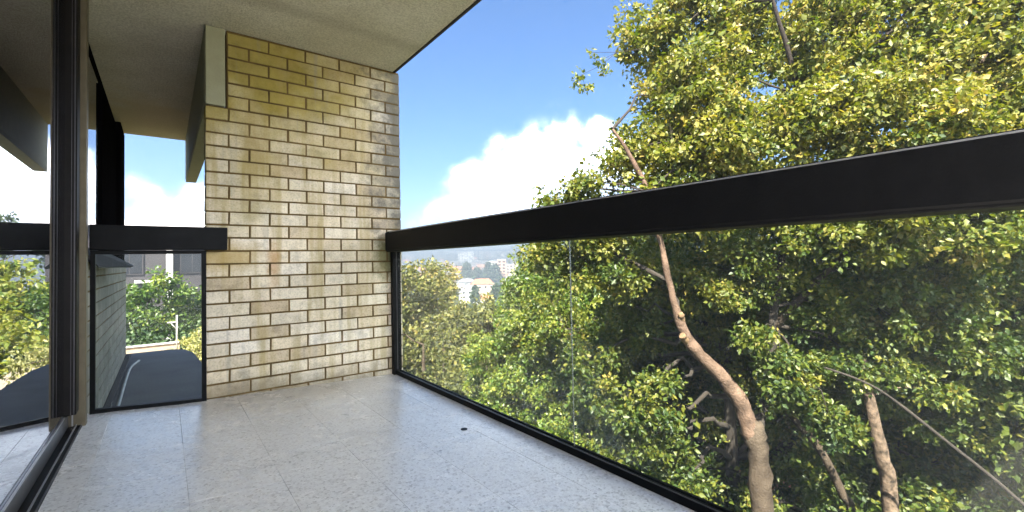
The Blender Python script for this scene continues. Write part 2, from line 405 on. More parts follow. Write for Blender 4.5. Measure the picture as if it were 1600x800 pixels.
G_DARK = [(0, (0.012, 0.03, 0.010)), (0.5, (0.03, 0.06, 0.015)), (1, (0.07, 0.10, 0.025))]
G_PALE = [(0, (0.12, 0.13, 0.05)), (0.5, (0.26, 0.26, 0.10)), (1, (0.42, 0.37, 0.14))]
M['leaf_main'] = leaf_mat('glossy_leaf', G_MAIN, 0.42, 0.5)
M['leaf_olive'] = leaf_mat('olive_leaf', G_OLIVE, 0.3, 0.6)
M['leaf_bright'] = leaf_mat('bright_leaf', G_BRIGHT, 0.38)
M['leaf_dark'] = leaf_mat('dark_leaf', G_DARK, 0.2, 0.6)
M['leaf_pale'] = leaf_mat('pale_leaf', G_PALE, 0.35, 0.6)


# ------------------------------------------------------------------ terrain
def sstep(a, b, x):
    t = np.clip((x-a)/(b-a), 0, 1); return t*t*(3-2*t)


def ground_z(x, y):
    x = np.asarray(x, float); y = np.asarray(y, float)
    r_ = np.hypot(x, y)
    low = -8.0 - 10*sstep(14, 130, r_) - 4*sstep(130, 380, r_)
    hill = 44*sstep(260, 1700, r_) + 5*np.sin(x/130.)*sstep(400, 900, r_) + 7*np.sin(y/170.+x/310.)*sstep(500, 1000, r_)
    low = low+hill+0.5*np.sin(x/7.)*np.cos(y/9.)*sstep(8, 20, r_)
    az_ = np.degrees(np.arctan2(x, y))
    terrace = (1-sstep(6.0, 13.0, az_))*sstep(-70, -40, az_)*sstep(7, 9, y)*(1-sstep(90, 140, r_))
    return low*(1-terrace)+(-4.2)*terrace


def make_ground():
    rs = np.concatenate([[0], np.geomspace(3, 6000, 90)]); na = 220
    V = [(0, 0, -8.0)]; F = []
    for r_ in rs[1:]:
        for k in range(na):
            a = 2*math.pi*k/na; V.append((r_*math.sin(a), r_*math.cos(a), 0))
    V = np.array(V); V[:, 2] = ground_z(V[:, 0], V[:, 1])
    for k in range(na): F.append((0, 1+k, 1+(k+1) % na))
    for i in range(len(rs)-2):
        for k in range(na):
            a = 1+i*na+k; b_ = 1+i*na+(k+1) % na; F.append((a, a+na, b_+na, b_))
    me = bpy.data.meshes.new('ground'); me.from_pydata([tuple(v) for v in V], [], F); me.materials.append(M['grass'])
    for p in me.polygons: p.use_smooth = True
    o = link('ground', me); tag(o, kind='structure')


make_ground()


# ------------------------------------------------------------------ the balcony: floor, soffit, own building
def floor_z(x):       # falls towards the glass
    xs = [-0.9, -0.35, 0.22, 1.465, 1.7]; zs = [-0.79, -0.803, -0.845, -0.887, -0.895]
    return EYE+float(np.interp(x, xs, zs))


body = thing('apartment_block', (-4, 0, -8.5), 'the apartment block the balcony belongs to, seen only as its dark glazed front', 'building')
MB().box(-9.4, -0.47, -1.0, 6.85, -8.6, -0.20).build('lower_wall', M['facing'], body)
MB().box(-9.4, -0.47, -1.0, 6.85, -0.20, 0.02).build('interior_floor', M['dark'], body)
MB().box(-9.4, -9.2, -1.0, 6.85, 0.02, 2.45).build('interior_wall', M['dark'], body)
MB().box(-9.2, -0.47, 6.65, 6.85, 0.02, 2.435).build('interior_wall', M['dark'], body)
MB().box(-9.2, -0.47, -1.0, -0.88, 0.02, 2.435).build('end_wall', M['whitewall'], body)  # block cut short here to let sun reach the added terrace
MB().box(-9.6, -0.475, -1.05, 6.9, 2.45, 2.75).build('roof', M['facing'], body)
MB().box(-0.47, 1.50, -1.0, 3.60, -8.6, -0.34).build('lower_wall', M['facing'], body)
MB().box(-6.0, 1.50, -6.5, -1.005, -8.6, -0.34).build('lower_wall', M['facing'], body)  # base under the added terrace

slab = MB().box(-0.47, 1.53, -1.0, 3.60, -0.34, -0.075).build('balcony_slab', M['roofslab']); tag(slab, kind='structure')

bounce_terrace = MB().box(-6.0, 1.53, -6.5, -1.003, -0.34, -0.03).build('terrace', M['terrazzo']); tag(bounce_terrace, kind='structure')  # unseen terrace added behind the camera to bounce sunlight into the balcony
bf = thing('balcony_floor', (0, 0, 0), None, None); bf['kind'] = 'structure'
bed = MB()
xj = [-0.54, -0.233, 0.07, 0.374, 0.678, 0.982, 1.286, 1.545]
for x0, x1 in zip(xj, xj[1:]):
    z0, z1 = floor_z(x0)-0.006, floor_z(x1)-0.006
    if x0 < -0.5: x0 = -0.47
    bed.prism([(x0, -1.0, z0), (x1, -1.0, z1), (x1, 3.488, z1), (x0, 3.488, z0)], (0, 0, -0.05))
o = bed.build('tile_bed', M['grout'], bf)
ys = [3.487-0.2775]; ys = [3.487]+[3.21-0.304*k for k in range(21)]
meshes = {}
for i, (x0, x1) in enumerate(zip(xj, xj[1:])):
    lo = -0.30 if False else x0
    for j in range(len(ys)-1):
        y1, y0 = ys[j], ys[j+1]
        if y0 < -1.0: break
        x1e = min(x1, 1.545)
        key = (i, j == 0)
        if key not in meshes:
            g = 0.0004; za, zb = floor_z(x0), floor_z(x1e); cx = (x0+x1e)/2; cz = (za+zb)/2; L_ = (y1-y0)/2-g
            b = bmesh.new(); hw = (x1e-x0)/2-g; sl_ = (zb-za)/(x1e-x0)
            P = []
            for inset, dz in ((0, -0.02), (0, -0.0004), (0.0006, 0)):
                P.append([b.verts.new((sx_*(hw-inset), sy_*(L_-inset), sl_*sx_*hw+dz)) for sx_, sy_ in ((-1, -1), (1, -1), (1, 1), (-1, 1))])
            for a_, c_ in zip(P, P[1:]):
                for k in range(4): b.faces.new((a_[k], a_[(k+1) % 4], c_[(k+1) % 4], c_[k]))
            b.faces.new(P[-1]); me = bpy.data.meshes.new('tile'); b.to_mesh(me); b.free(); me.materials.append(M['terrazzo'])
            meshes[key] = (me, cx, cz)
        me, cx, cz = meshes[key]
        link('tile', me, bf, (cx, (y0+y1)/2, cz+random.uniform(-0.0004, 0.0004)))

# soffit: an L shaped slab reaching past the pier to the end of the facade
sf = MB()
sf.prism([(-0.47, -1.0, 2.437), (1.495, -1.0, 2.437), (1.495, 3.60, 2.437), (0.33, 3.60, 2.437), (0.33, 6.88, 2.437), (-0.47, 6.88, 2.437)], (0, 0, 0.23))  # ends behind the camera so sun can reach the added terrace
sf = sf.build('soffit', M['render']); tag(sf, kind='structure')
tr = MB().box(1.4965, 1.515, -1.0, 3.52, 2.43, 2.66).build('drip_edge', M['cap'], sf)

bm_ = thing('concrete_beam', (0.27, 3.5, 1.92), 'pale painted concrete beam hanging from the soffit and running back past the brick pier', 'beam')
MB().box(0.213, 0.322, 3.484, 6.878, 1.918, 2.435, 0.004).build('beam', M['beam'], bm_)
MB().box(0.2105, 0.213, 3.56, 6.87, 1.95, 2.433).build('side_coat', M['beam'], bm_)

# ------------------------------------------------------------------ brickwork
PITCH = 0.086


M['greybrick'] = mat('grey_brick', (0.36, 0.34, 0.28), 0.9, 0.14, 7, 0.5, 90, c2=(0.24, 0.225, 0.18), per_obj=0.12)


def brick_mesh(L_, D, H, seed, bmat='brick'):
    rd = random.Random(seed); b = bmesh.new()
    bmesh.ops.create_cube(b, size=1)
    for v in b.verts:
        v.co = Vector((v.co.x*L_+rd.uniform(-.0016, .0016), v.co.y*D, v.co.z*H+rd.uniform(-.0016, .0016)))
        if v.co.y < 0: v.co.y += rd.uniform(-0.0015, 0.0015)
    fe = [e for e in b.edges if all(v.co.y < 0 for v in e.verts)]
    bmesh.ops.bevel(b, geom=fe, offset=0.0035, segments=2, affect='EDGES', profile=0.5)
    me = bpy.data.meshes.new('brick'); b.to_mesh(me); b.free(); me.materials.append(M[bmat])
    return me


BM = {}


def lay(parent, x0, x1, z, D, place, bmat='brick'):
    """one brick between x0 and x1 (faces 10 mm short), bottom joint centre at z"""
    L_ = round(x1-x0-0.011, 4); v = random.randrange(6); k = (L_, D, v, bmat)
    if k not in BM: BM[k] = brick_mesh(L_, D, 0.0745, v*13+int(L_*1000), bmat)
    o = link('brick', BM[k], parent)
    place(o, (x0+x1)/2, z+PITCH/2)


pier = thing('brick_pier', (0.88, 3.55, 0), 'cream brick pier wall closing the end of the balcony, ochre tinted under the soffit', 'brick wall')
XR, XL = 1.546, 0.212
core = MB()
core.box(XL+0.006, XR-0.006, 3.4950, 3.60, -0.09, 1.912)
core.box(0.331, XR-0.006, 3.4950, 3.60, 1.912, 2.434)
core.build('mortar', M['mortar'], pier)


def place_pier(o, xc, zc):
    o.location = (xc-0.88+random.uniform(-.001, .001), 3.49+0.0575-3.55+random.uniform(-.0013, .0013), zc)
    o.rotation_euler = (0, random.uniform(-.003, .003), 0)


for k in range(-1, 28):
    z = 0.017+PITCH*k
    start = 0.219 if k % 2 == 0 else 0.3405
    left = XL if z < 1.90 else 0.337
    if k == 27: pass
    xs = [left]; x = start
    while x < XR-0.03:
        if x > left+0.04: xs.append(x)
        x += 0.2405
    xs.append(XR+0.005)
    if xs[-1]-xs[-2] < 0.05: xs.pop(-2)
    xs[0] -= 0.0045
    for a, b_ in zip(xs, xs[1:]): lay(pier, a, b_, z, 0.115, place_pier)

fw = thing('facade_wall', (-0.4, 5.2, -0.14), 'low grey brick wall under the neighbouring windows beyond the left glass panel', 'brick wall')
MB().box(-0.465, -0.350, 3.50, 6.845, -0.15, 0.905).build('mortar', M['mortar'], fw)


def place_fac(o, yc, zc):
    o.location = (-0.345-0.0575+0.4, yc-5.2, zc+0.14); o.rotation_euler = (0, 0, math.radians(90))


for k in range(0, 12):
    z = -0.13+PITCH*k
    y = 3.50; first = 0.24 if k % 2 else 0.12
    ysb = [3.50, 3.50+first]
    while ysb[-1] < 6.82: ysb.append(min(ysb[-1]+0.2405, 6.845))
    if ysb[-1]-ysb[-2] < 0.05: ysb.pop(-2)
    for a, b_ in zip(ysb, ysb[1:]): lay(fw, a, b_, z, 0.115, place_fac, 'greybrick')

# sloping metal flashing over that wall
cap = thing('window_flashing', (-0.3, 4.1, 0.88), 'dark grey sloping metal flashing on top of the low brick wall', 'flashing')
MB().prism([(-0.375, 3.52, 0.985), (-0.375, 5.3, 0.985), (-0.19, 4.62, 0.875), (-0.18, 4.08, 0.868), (-0.30, 3.52, 0.868)], (0, 0, 0.010)).build('sloping_sheet', M['cap'], cap)
MB().box(-0.375, -0.325, 3.52, 6.84, 0.907, 0.925).build('sill_strip', M['cap'], cap)

# lower roof slab and its white pipe
pts = [(-0.40, 3.62), (0.33, 3.62), (0.33, 5.0), (0.31, 5.8), (0.27, 6.55), (0.2, 6.85), (0.08, 6.98), (-0.40, 7.0)]
ro = MB().prism([(x, y, -0.14) for x, y in pts], (0, 0, -0.22)).build('lower_roof_slab', M['roofslab']); tag(ro, kind='structure')
MB().box(-0.3435, -0.30, 3.63, 6.84, -0.1395, -0.120, 0.004).build('upstand', M['cap'], ro)
pp = MB().tube([p[:3] for p in spline([(-0.26, 3.64, -0.126, 0), (-0.262, 4.4, -0.126, 0), (-0.268, 5.3, -0.124, 0), (-0.262, 5.9, -0.122, 0), (-0.21, 6.25, -0.118, 0)], 4)], 0.011, 8).build('white_pipe', M['pipe'], origin=(-0.26, 3.64, -0.14))
tag(pp, 'thin white plastic pipe lying along the grey lower roof slab', 'pipe')

# ------------------------------------------------------------------ left glazing: sliding door, jamb, neighbouring window
door = thing('sliding_door', (-0.39, 1.6, 0.05), 'tall sliding glass door at the left edge reflecting trees, sky and roof', 'glass door')
MB().box(-0.396, -0.390, -0.85, 3.12, 0.135, 2.40).build('glass', M['mirror'], door)
br = MB().box(-0.43, -0.384, -0.85, 3.205, 0.062, 0.132, 0.003).build('bottom_rail', M['alu'], door)
MB().box(-0.389, -0.383, -0.85, 3.11, 0.1335, 0.140).build('rail_highlight', M['brightalu'], br)  # lighter strip painting the highlight along the bottom rail's upper edge
MB().box(-0.43, -0.384, -0.85, 3.205, 2.36, 2.43).build('top_rail', M['bronze'], door)
st = MB().box(-0.43, -0.345, 3.115, 3.205, 0.142, 2.355, 0.003).build('stile', M['bronze'], door)
MB().box(-0.3555, -0.3515, 3.1105, 3.1155, 0.145, 2.35).build('seal', M['alu'], st)
MB().box(-0.366, -0.364, 3.1105, 3.1155, 0.145, 2.35).build('seal', M['alu'], st)
tk = thing('door_track', (-0.36, 1.6, 0.05), 'aluminium floor track running along the foot of the sliding door', 'door track')
MB().box(-0.45, -0.335, -0.85, 3.225, 0.03, 0.060).build('sill', M['bronze'], tk)
MB().box(-0.358, -0.3545, -0.85, 3.225, 0.0602, 0.069).build('runner', M['brightalu'], tk)
MB().box(-0.340, -0.336, -0.85, 3.225, 0.0602, 0.063).build('edge_lip', M['alu'], tk)

jb = thing('door_jamb', (-0.35, 3.34, 0.05), 'beige anodised upright jamb between sliding door and left glass panel', 'door jamb')
MB().box(-0.43, -0.322, 3.232, 3.30, 0.045, 2.435, 0.004).build('post', M['jamb'], jb)
MB().box(-0.3745, -0.369, 3.2275, 3.2315, 0.06, 2.434).build('cover_strip', M['brightalu'], jb)

wn = thing('window_strip', (-0.42, 5.2, 0.9), 'narrow dark framed reflective window beyond the jamb, running to the black corner post', 'window')
MB().box(-0.425, -0.419, 3.44, 6.5, 0.92, 2.40).build('glass', M['mirror'], wn)
MB().box(-0.47, -0.412, 3.44, 6.5, 2.385, 2.436).build('head', M['matt'], wn)
MB().box(-0.45, -0.36, 6.25, 6.84, 0.93, 2.41, 0.004).build('corner_post', M['matt'], wn)
MB().box(-0.46, -0.400, 4.95, 6.25, 0.93, 2.384).build('stile', M['matt'], wn)

# ------------------------------------------------------------------ left glass panel and its rail
lr = thing('left_balustrade', (0, 3.45, 0.05), 'small black framed glass balustrade panel between the door jamb and the brick pier', 'balustrade')
MB().box(-0.330, 0.326, 3.425, 3.485, 0.968, 1.112, 0.006, 2).build('handrail', M['black'], lr)
fr = MB()
fr.box(-0.329, -0.306, 3.452, 3.484, 0.035, 0.966); fr.box(0.188, 0.212, 3.452, 3.484, 0.018, 0.966)
fr.box(-0.306, 0.188, 3.4525, 3.4835, 0.945, 0.966)
fr.prism([(-0.306, 3.4525, floor_z(-0.306)-0.002), (0.188, 3.4525, floor_z(0.188)-0.002), (0.188, 3.4525, floor_z(0.188)+0.022), (-0.306, 3.4525, floor_z(-0.306)+0.022)], (0, 0.031, 0))
fr.build('frame', M['black2'], lr)
MB().box(-0.3055, 0.1875, 3.464, 3.470, 0.062, 0.9445).build('glass', M['glass'], lr)

# ------------------------------------------------------------------ right balustrade
rb = thing('right_balustrade', (1.48, 1.0, -0.03), 'long balustrade of clear glass under a thick black handrail along the right side', 'balustrade')
zt = 1.113
hr = MB()
pr = [(1.402, 0.966), (1.402, zt-0.010), (1.412, zt), (1.548, zt), (1.558, zt-0.010), (1.558, 0.952), (1.409, 0.952), (1.409, 0.960)]
hr.prism([(x, -2.9, z) for x, z in pr], (0, 6.378, 0))
hr = hr.build('handrail', M['black'], rb)
bv = hr.modifiers.new('bevel', 'BEVEL'); bv.width = 0.012; bv.segments = 3; bv.limit_method = 'ANGLE'; bv.angle_limit = math.radians(50)
MB().box(1.4035, 1.4065, -2.8, 3.40, zt-0.0085, zt-0.0040).build('edge_highlight', M['brightalu'], hr)  # bright strip standing in for the highlight on the black handrail
zc = floor_z(1.465)
MB().box(1.466, 1.490, -2.9, 3.480, zc-0.004, zc+0.030, 0.003, 2).build('channel', M['black2'], rb)
MB().box(1.470, 1.474, -2.89, 3.44, zc+0.0302, zc+0.0335).build('channel_highlight', M['alu'], rb)  # paler strip drawing the highlight on the channel's inner top edge
MB().box(1.508, 1.524, -2.9, 3.480, zc-0.004, zc+0.026, 0.003).build('channel', M['black2'], rb)
cp = MB().box(1.447, 1.476, 3.440, 3.4825, zc, 0.951).build('post', M['black2'], rb)
MB().box(1.4775, 1.4815, 3.4405, 3.4825, zc+0.034, 0.951).build('post_seal', M['alu'], cp)
MB().box(1.483, 1.512, 3.440, 3.4825, zc+0.034, 0.951).build('post', M['black2'], rb)
MB().box(1.4935, 1.5005, 1.4990, 1.5015, zc+0.03, 0.9515).build('joint_seal', M['seal'], rb)
for a, b_ in ((1.502, 3.4395), (-0.9, 1.4985), (-2.9, -0.906)):
    MB().box(1.493, 1.501, a, b_, zc+0.002, 0.9515).build('glass', M['glass'], rb)

dr = MB().tube([(1.247, 2.06, floor_z(1.247)+0.0006), (1.247, 2.06, floor_z(1.247)+0.003)], 0.018, 14).build('floor_drain', M['black2'], origin=(1.247, 2.06, floor_z(1.247)))
tag(dr, 'small dark round drain outlet in the terrazzo near the right glass', 'drain')


# ------------------------------------------------------------------ foliage
def leaf_mesh(name, C, R, per, L_, mat_, seed, inv=None, flat=0.5, wide=0.30, droop=0.25, power=2.0, tone0=0.5, tonev=0.5, zgrad=0.0, zoff=0.0):
    """C (n,3) cluster centres, R (n,) radii, per leaves each -> one mesh of folded leaves with a 'tone' attribute"""
    g = np.random.default_rng(seed)
    C = np.asarray(C, float); R = np.asarray(R, float); n = len(C)
    cnt = np.maximum((per*g.uniform(0.5, 1.5, n)).astype(int), 1)
    idx = np.repeat(np.arange(n), cnt); m = len(idx)
    d = g.normal(size=(m, 3)); d /= np.linalg.norm(d, axis=1)[:, None]
    rr = g.random(m)**(1/power)
    sc_ = g.uniform(0.6, 1.35, (n, 3))*np.array([1, 1, 0.75])
    P = C[idx]+d*(rr*R[idx])[:, None]*sc_[idx]
    a = g.normal(size=(m, 3))*0.8+d*0.7; a[:, 2] -= droop; a /= np.linalg.norm(a, axis=1)[:, None]
    up = np.array([0, 0, 1.0])*flat+g.normal(size=(m, 3))*0.6+d*0.35
    s = np.cross(a, up); s /= np.linalg.norm(s, axis=1)[:, None]+1e-9
    nn = np.cross(s, a)
    ll = L_*(0.5+0.95*g.random(m)**1.3)[:, None]; ww = ll*wide*g.uniform(0.8, 1.25, m)[:, None]
    V = np.empty((m, 4, 3)); V[:, 0] = P; V[:, 2] = P+a*ll-nn*ll*0.06
    V[:, 1] = P+a*ll*0.45+s*ww+nn*ll*0.09; V[:, 3] = P+a*ll*0.45-s*ww+nn*ll*0.09
    base = np.arange(m)*4
    F = np.stack([base, base+1, base+2, base, base+2, base+3], 1).reshape(-1, 3)
    me = bpy.data.meshes.new(name); me.vertices.add(m*4); me.vertices.foreach_set('co', V.reshape(-1).astype('f'))
    me.loops.add(len(F)*3); me.loops.foreach_set('vertex_index', F.reshape(-1).astype('i'))
    me.polygons.add(len(F)); me.polygons.foreach_set('loop_start', np.arange(0, len(F)*3, 3).astype('i')); me.polygons.foreach_set('loop_total', np.full(len(F), 3, 'i'))
    ct = g.normal(size=n)*0.13
    hz_ = np.clip((C[:, 2]+zoff-1.0)*zgrad, -.2, .12)
    tone = np.clip(tone0+ct[idx]+hz_[idx]+g.normal(size=m)*0.17*tonev*2, 0, 1)
    at = me.attributes.new('tone', 'FLOAT', 'POINT'); at.data.foreach_set('value', np.repeat(tone, 4).astype('f'))
    me.update(); me.validate(); me.materials.append(mat_)
    return me


def scatter_clusters(lobes, dens, cr, seed, jit=1.12):
    """small leaf clusters through each lobe's volume, mostly towards its skin"""
    g = np.random.default_rng(seed); C = []; R = []
    for x, y, z, r_ in lobes:
        n = max(2, int(dens*r_**2))
        d = g.normal(size=(n, 3)); d /= np.linalg.norm(d, axis=1)[:, None]
        q = (0.35+0.65*g.random(n)**0.6)*r_*g.uniform(0.85, jit, n)
        C.append(np.array([x, y, z])+d*q[:, None]*np.array([1, 1, 0.9])); R.append(cr*g.uniform(0.5, 1.25, n))
    return np.concatenate(C), np.concatenate(R)


def leaves_part(parent, lobes, dens, cr, per, L_, mat_, seed, **kw):
    C, R = scatter_clusters(lobes, dens, cr, seed)
    me = leaf_mesh('crown', C-np.array(parent.location), R, per, L_, mat_, seed, **kw)
    o = link('crown', me, parent); o['kind'] = 'stuff'
    return C


def branches_part(parent, nodes, targets, mat_, rad, seed, twigs=None, trad=0.006):
    g = random.Random(seed); b = MB(); nodes = [Vector(n[:3]) for n in nodes]
    tgt = [Vector(t[:3]) for t in targets]; allp = []
    for t in tgt:
        s = min(nodes, key=lambda n: (n-t).length+max(0, n.z-t.z)*1.2)
        L_ = (t-s).length
        if L_ < 0.05: continue
        k = max(3, int(L_/0.35)); P = []
        for i in range(k+1):
            f = i/k
            p = s.lerp(t, f)+Vector((g.uniform(-1, 1), g.uniform(-1, 1), g.uniform(-1, 1)))*0.09*L_*math.sin(f*math.pi)*0.6+Vector((0, 0, 0.10*L_*math.sin(f*math.pi)))
            P.append(p)
        R = [max(rad*min(1, L_/2.5)*(1-0.8*i/k), trad) for i in range(k+1)]
        b.tube(P, R, 6, cap=False); allp += P
    if twigs is not None:
        for c in twigs:
            c = Vector(c); s = min(allp, key=lambda n: (n-c).length)
            if (s-c).length > 0.04:
                mid = s.lerp(c, 0.5)+Vector((g.uniform(-1, 1), g.uniform(-1, 1), g.uniform(-.3, 1)))*0.06
                b.tube([s, mid, c], [trad, trad*0.8, trad*0.4], 3, cap=False)
    o = b.build('branches', mat_, parent); o['kind'] = 'stuff'
    return o


# main tree ------------------------------------------------------------------
mt = thing('tree', (7.56, 3.4, -8.1), 'large leafy tree with pale forking trunk just beyond the right handrail', 'tree')


def limb(name, pts, mat_, parent, n=12, wob=0.05, k=5):
    S = spline(pts, k)
    g_ = random.Random(len(pts)*7+int(pts[0][3]*1000))
    S = [np.array([p[0]+g_.uniform(-.14, .14)*p[3], p[1]+g_.uniform(-.14, .14)*p[3], p[2], p[3]*g_.choice((.94, .98, 1.0, 1.03, 1.12))]) for p in S]; return MB().tube([p[:3] for p in S], [max(p[3], 0.004) for p in S], n, wob=wob).build(name, mat_, parent)


trunk = [(7.45, 3.5, -8.3, .30), (7.52, 3.42, -6, .21), (7.56, 3.40, -3.8, .175), (7.53, 3.40, -2.62, .16), (7.48, 3.43, -2.0, .15), (7.42, 3.46, -1.75, .10)]
limb('trunk', trunk, M['bark'], mt, 16, 0.04)
la = [(7.50, 3.43, -2.25, .09), (7.42, 3.47, -1.95, .128), (7.28, 3.53, -1.52, .128), (6.96, 3.66, -1.05, .108), (6.51, 3.86, -0.56, .085), (6.24, 3.93, -0.1, .066), (6.05, 3.97, 0.5, .048), (5.90, 4.0, 1.15, .042), (5.69, 4.04, 1.84, .038), (5.42, 4.16, 2.4, .030), (5.20, 4.27, 2.76, .014)]
limb('limb', la, M['bark_pink'], mt, 12, 0.07)
limb('limb', [(6.44, 3.90, -0.48, .075), (6.30, 3.90, -0.38, .055), (6.21, 3.88, -0.32, .05)], M['cutwood'], mt, 10, 0.08)
limb('limb', [(6.30, 3.92, -0.16, .05), (6.20, 3.88, -0.03, .045), (6.17, 3.87, 0.0, .045)], M['cutwood'], mt, 10, 0.1)
lb = [(7.5, 3.42, -2.0, 0.088), (7.70, 3.36, -1.5, 0.076), (7.88, 3.32, -0.83, 0.068), (7.92, 3.26, 0.01, 0.064), (7.94, 3.09, 1.05, 0.060), (8.06, 2.9, 2.1, 0.056), (8.08, 2.8, 2.88, 0.050), (7.9, 2.8, 3.4, 0.044), (7.7, 2.81, 3.92, 0.036), (7.27, 2.86, 4.71, 0.024), (7.1, 2.9, 5.4, 0.012)]
limb('limb', lb, M['bark_dark'], mt, 12, 0.07)
lc = [(8.08, 2.8, 2.75, .05), (8.21, 2.42, 3.61, .04), (8.58, 1.86, 4.09, .03), (9.1, 1.4, 4.9, .015)]
limb('limb', lc, M['bark_dark'], mt, 8)
ld = [(7.92, 3.26, -0.3, .06), (8.6, 2.7, 0.6, .05), (9.2, 2.0, 1.6, .045), (9.6, 1.4, 2.8, .035), (10.1, .9, 4.0, .02)]
limb('limb', ld, M['bark'], mt, 8)
le = [(8.6, 2.7, 0.6, .04), (9.4, 1.7, 0.7, .03), (10.3, 0.9, 0.8, .015)]
limb('limb', le, M['bark_dark'], mt, 8)
LOBES = [(6.35,4.46,4.51,0.59),(7.02,3.93,4.81,0.74),(6.64,4.26,3.65,0.59),(6.06,4.36,2.78,0.46),(5.61,4.47,2.34,0.38),(5.28,4.73,2.02,0.28),(5.01,4.95,1.91,0.22),(4.84,5.33,1.78,0.2),(6.44,3.53,3.57,0.72),(6.29,3.68,2.61,0.72),(5.89,4.27,1.88,0.55),(5.53,4.81,1.47,0.43),(5.6,5.78,0.93,0.54),(5.5,6.5,0.94,0.29),(5.93,4.9,0.8,0.69),(6.32,3.94,1.67,0.74),(6.52,3.12,2.52,0.78),(8.02,3.67,4.67,0.67),(8.05,2.52,4.21,0.84),(7.47,2.38,2.86,0.78),(8.84,1.91,4.49,0.94),(8.09,1.65,2.78,0.89),(9.78,1.19,4.16,1.04),(8.94,0.88,2.55,0.97),(10.8,0.41,3.94,1.09),(10.47,0.07,2.69,1.01),(7.59,2.71,1.52,0.82),(7.88,1.86,1.45,0.85),(8.8,1.16,1.24,0.94),(9.94,0.4,1.22,1),(7.83,3.82,0.64,0.83),(7.31,4.73,0.42,0.64),(7.15,5.63,-0.22,0.62),(8.7,3.16,0.07,0.83),(9,2.17,-0,0.87),(9.78,1.33,-0.2,0.94),(10.8,0.55,-0.43,0.99),(9.84,3.09,-1.44,0.66),(10.37,1.93,-1.64,0.83),(11.15,0.96,-2,0.85),(7.11,3.83,5.87,0.85),(8.15,2.77,5.91,0.93),(9.15,1.62,5.87,1.09),(10.57,0.53,5.63,1.19),(11.41,-0.32,4.12,1.16)]
LOBES += [(7.9, 3.2, -1.35, .38), (7.55, 3.0, -.9, .35), (8.3, 3.0, -1.0, .5), (7.0, 3.2, -.35, .3), (8.2, 2.6, -1.8, .4), (7.2, 3.9, .3, .4), (8.9, 2.3, -.9, .55)]
Cm = leaves_part(mt, LOBES, 105, 0.25, 96, 0.080, M['leaf_main'], 11, tone0=0.47, zgrad=0.075, zoff=-8.1)
nodes = la[5:]+lb[3:]+lc+ld+le
branches_part(mt, nodes, [l for l in LOBES], M['bark_dark'], 0.035, 5, twigs=Cm[::3])
# the loose sprig at the crown's edge
SPR = [(4.61, 4.32, 3.43, 0.098), (4.56, 4.36, 3.34, 0.08), (4.67, 4.28, 3.25, 0.063), (4.83, 4.15, 3.63, 0.071), (4.73, 4.21, 3.74, 0.054), (4.87, 4.11, 3.47, 0.054)]
me = leaf_mesh('sprig_leaves', np.array([s[:3] for s in SPR])-np.array(mt.location), np.array([s[3] for s in SPR])*1.5, 42, 0.058, M['leaf_main'], 3, tone0=0.5)
sp = link('sprig_leaves', me, mt); sp['kind'] = 'stuff'
b = MB(); b.tube([(6.3, 4.3, 4.3), (5.7, 4.25, 4.05), (5.2, 4.15, 3.85), (4.83, 4.15, 3.63)], [.005, .004, .003, .002], 4)
b.tube([(5.2, 4.15, 3.85), (4.9, 4.2, 3.6), (4.61, 4.32, 3.43), (4.67, 4.28, 3.25)], [.004, .003, .003, .002], 4)
b.tube([(5.2, 4.15, 3.85), (4.73, 4.21, 3.74)], [.004, .002], 4)
o = b.build('sprig_twigs', M['bark_dark'], mt); o['kind'] = 'stuff'

# leaning dark pole-like branch and the two thin trunks lower right
o = MB().tube([p[:3] for p in spline([(7.22, 2.36, -0.70, 0), (7.45, 2.02, -0.85, 0), (7.64, 1.75, -1.05, 0), (7.97, 1.26, -1.58, 0), (8.3, 0.64, -2.25, 0), (8.6, 0.0, -3.2, 0), (8.75, -0.4, -8.2, 0)], 3)],
              [.010]+[.016]*6+[.021]*6+[.027]*6, 7, wob=.08).build('bare_sapling', M['bark_dark'], origin=(8.75, -0.4, -8.2))
tag(o, 'thin dark bare stem leaning diagonally through the shade at lower right', 'sapling')


def simple_tree(name, x, y, label, lobes, lmat, bmat, L_, dens, cr, per, seed, trunk_r=0.15, lean=(0, 0), group=None, tone0=0.5, stems=None, twigs=4, cat='tree', wide=0.3):
    z0 = float(ground_z(x, y))-0.1
    t = thing(name, (x, y, z0), label, cat, group)
    zs = max(l[2] for l in lobes); cxm = sum(l[0] for l in lobes)/len(lobes); cym = sum(l[1] for l in lobes)/len(lobes); zm = sum(l[2] for l in lobes)/len(lobes)
    if stems is None:
        P = [(x, y, z0, trunk_r*1.3), (x+(cxm-x)*.3+lean[0], y+(cym-y)*.3+lean[1], z0+(zm-z0)*.5, trunk_r), (cxm, cym, zm, trunk_r*.6), (cxm, cym, zm+(zs-zm)*.8, trunk_r*.2)]
    else: P = stems
    S = spline(P, 4); MB().tube([p[:3] for p in S], [max(p[3], .01) for p in S], 10, wob=.07).build('trunk', bmat, t)
    C = leaves_part(t, lobes, dens, cr, per, L_, lmat, seed, tone0=tone0, wide=wide)
    branches_part(t, S[len(S)//2:], lobes, bmat, trunk_r*.4, seed, twigs=C[::twigs] if twigs else None, trad=0.008)
    return t


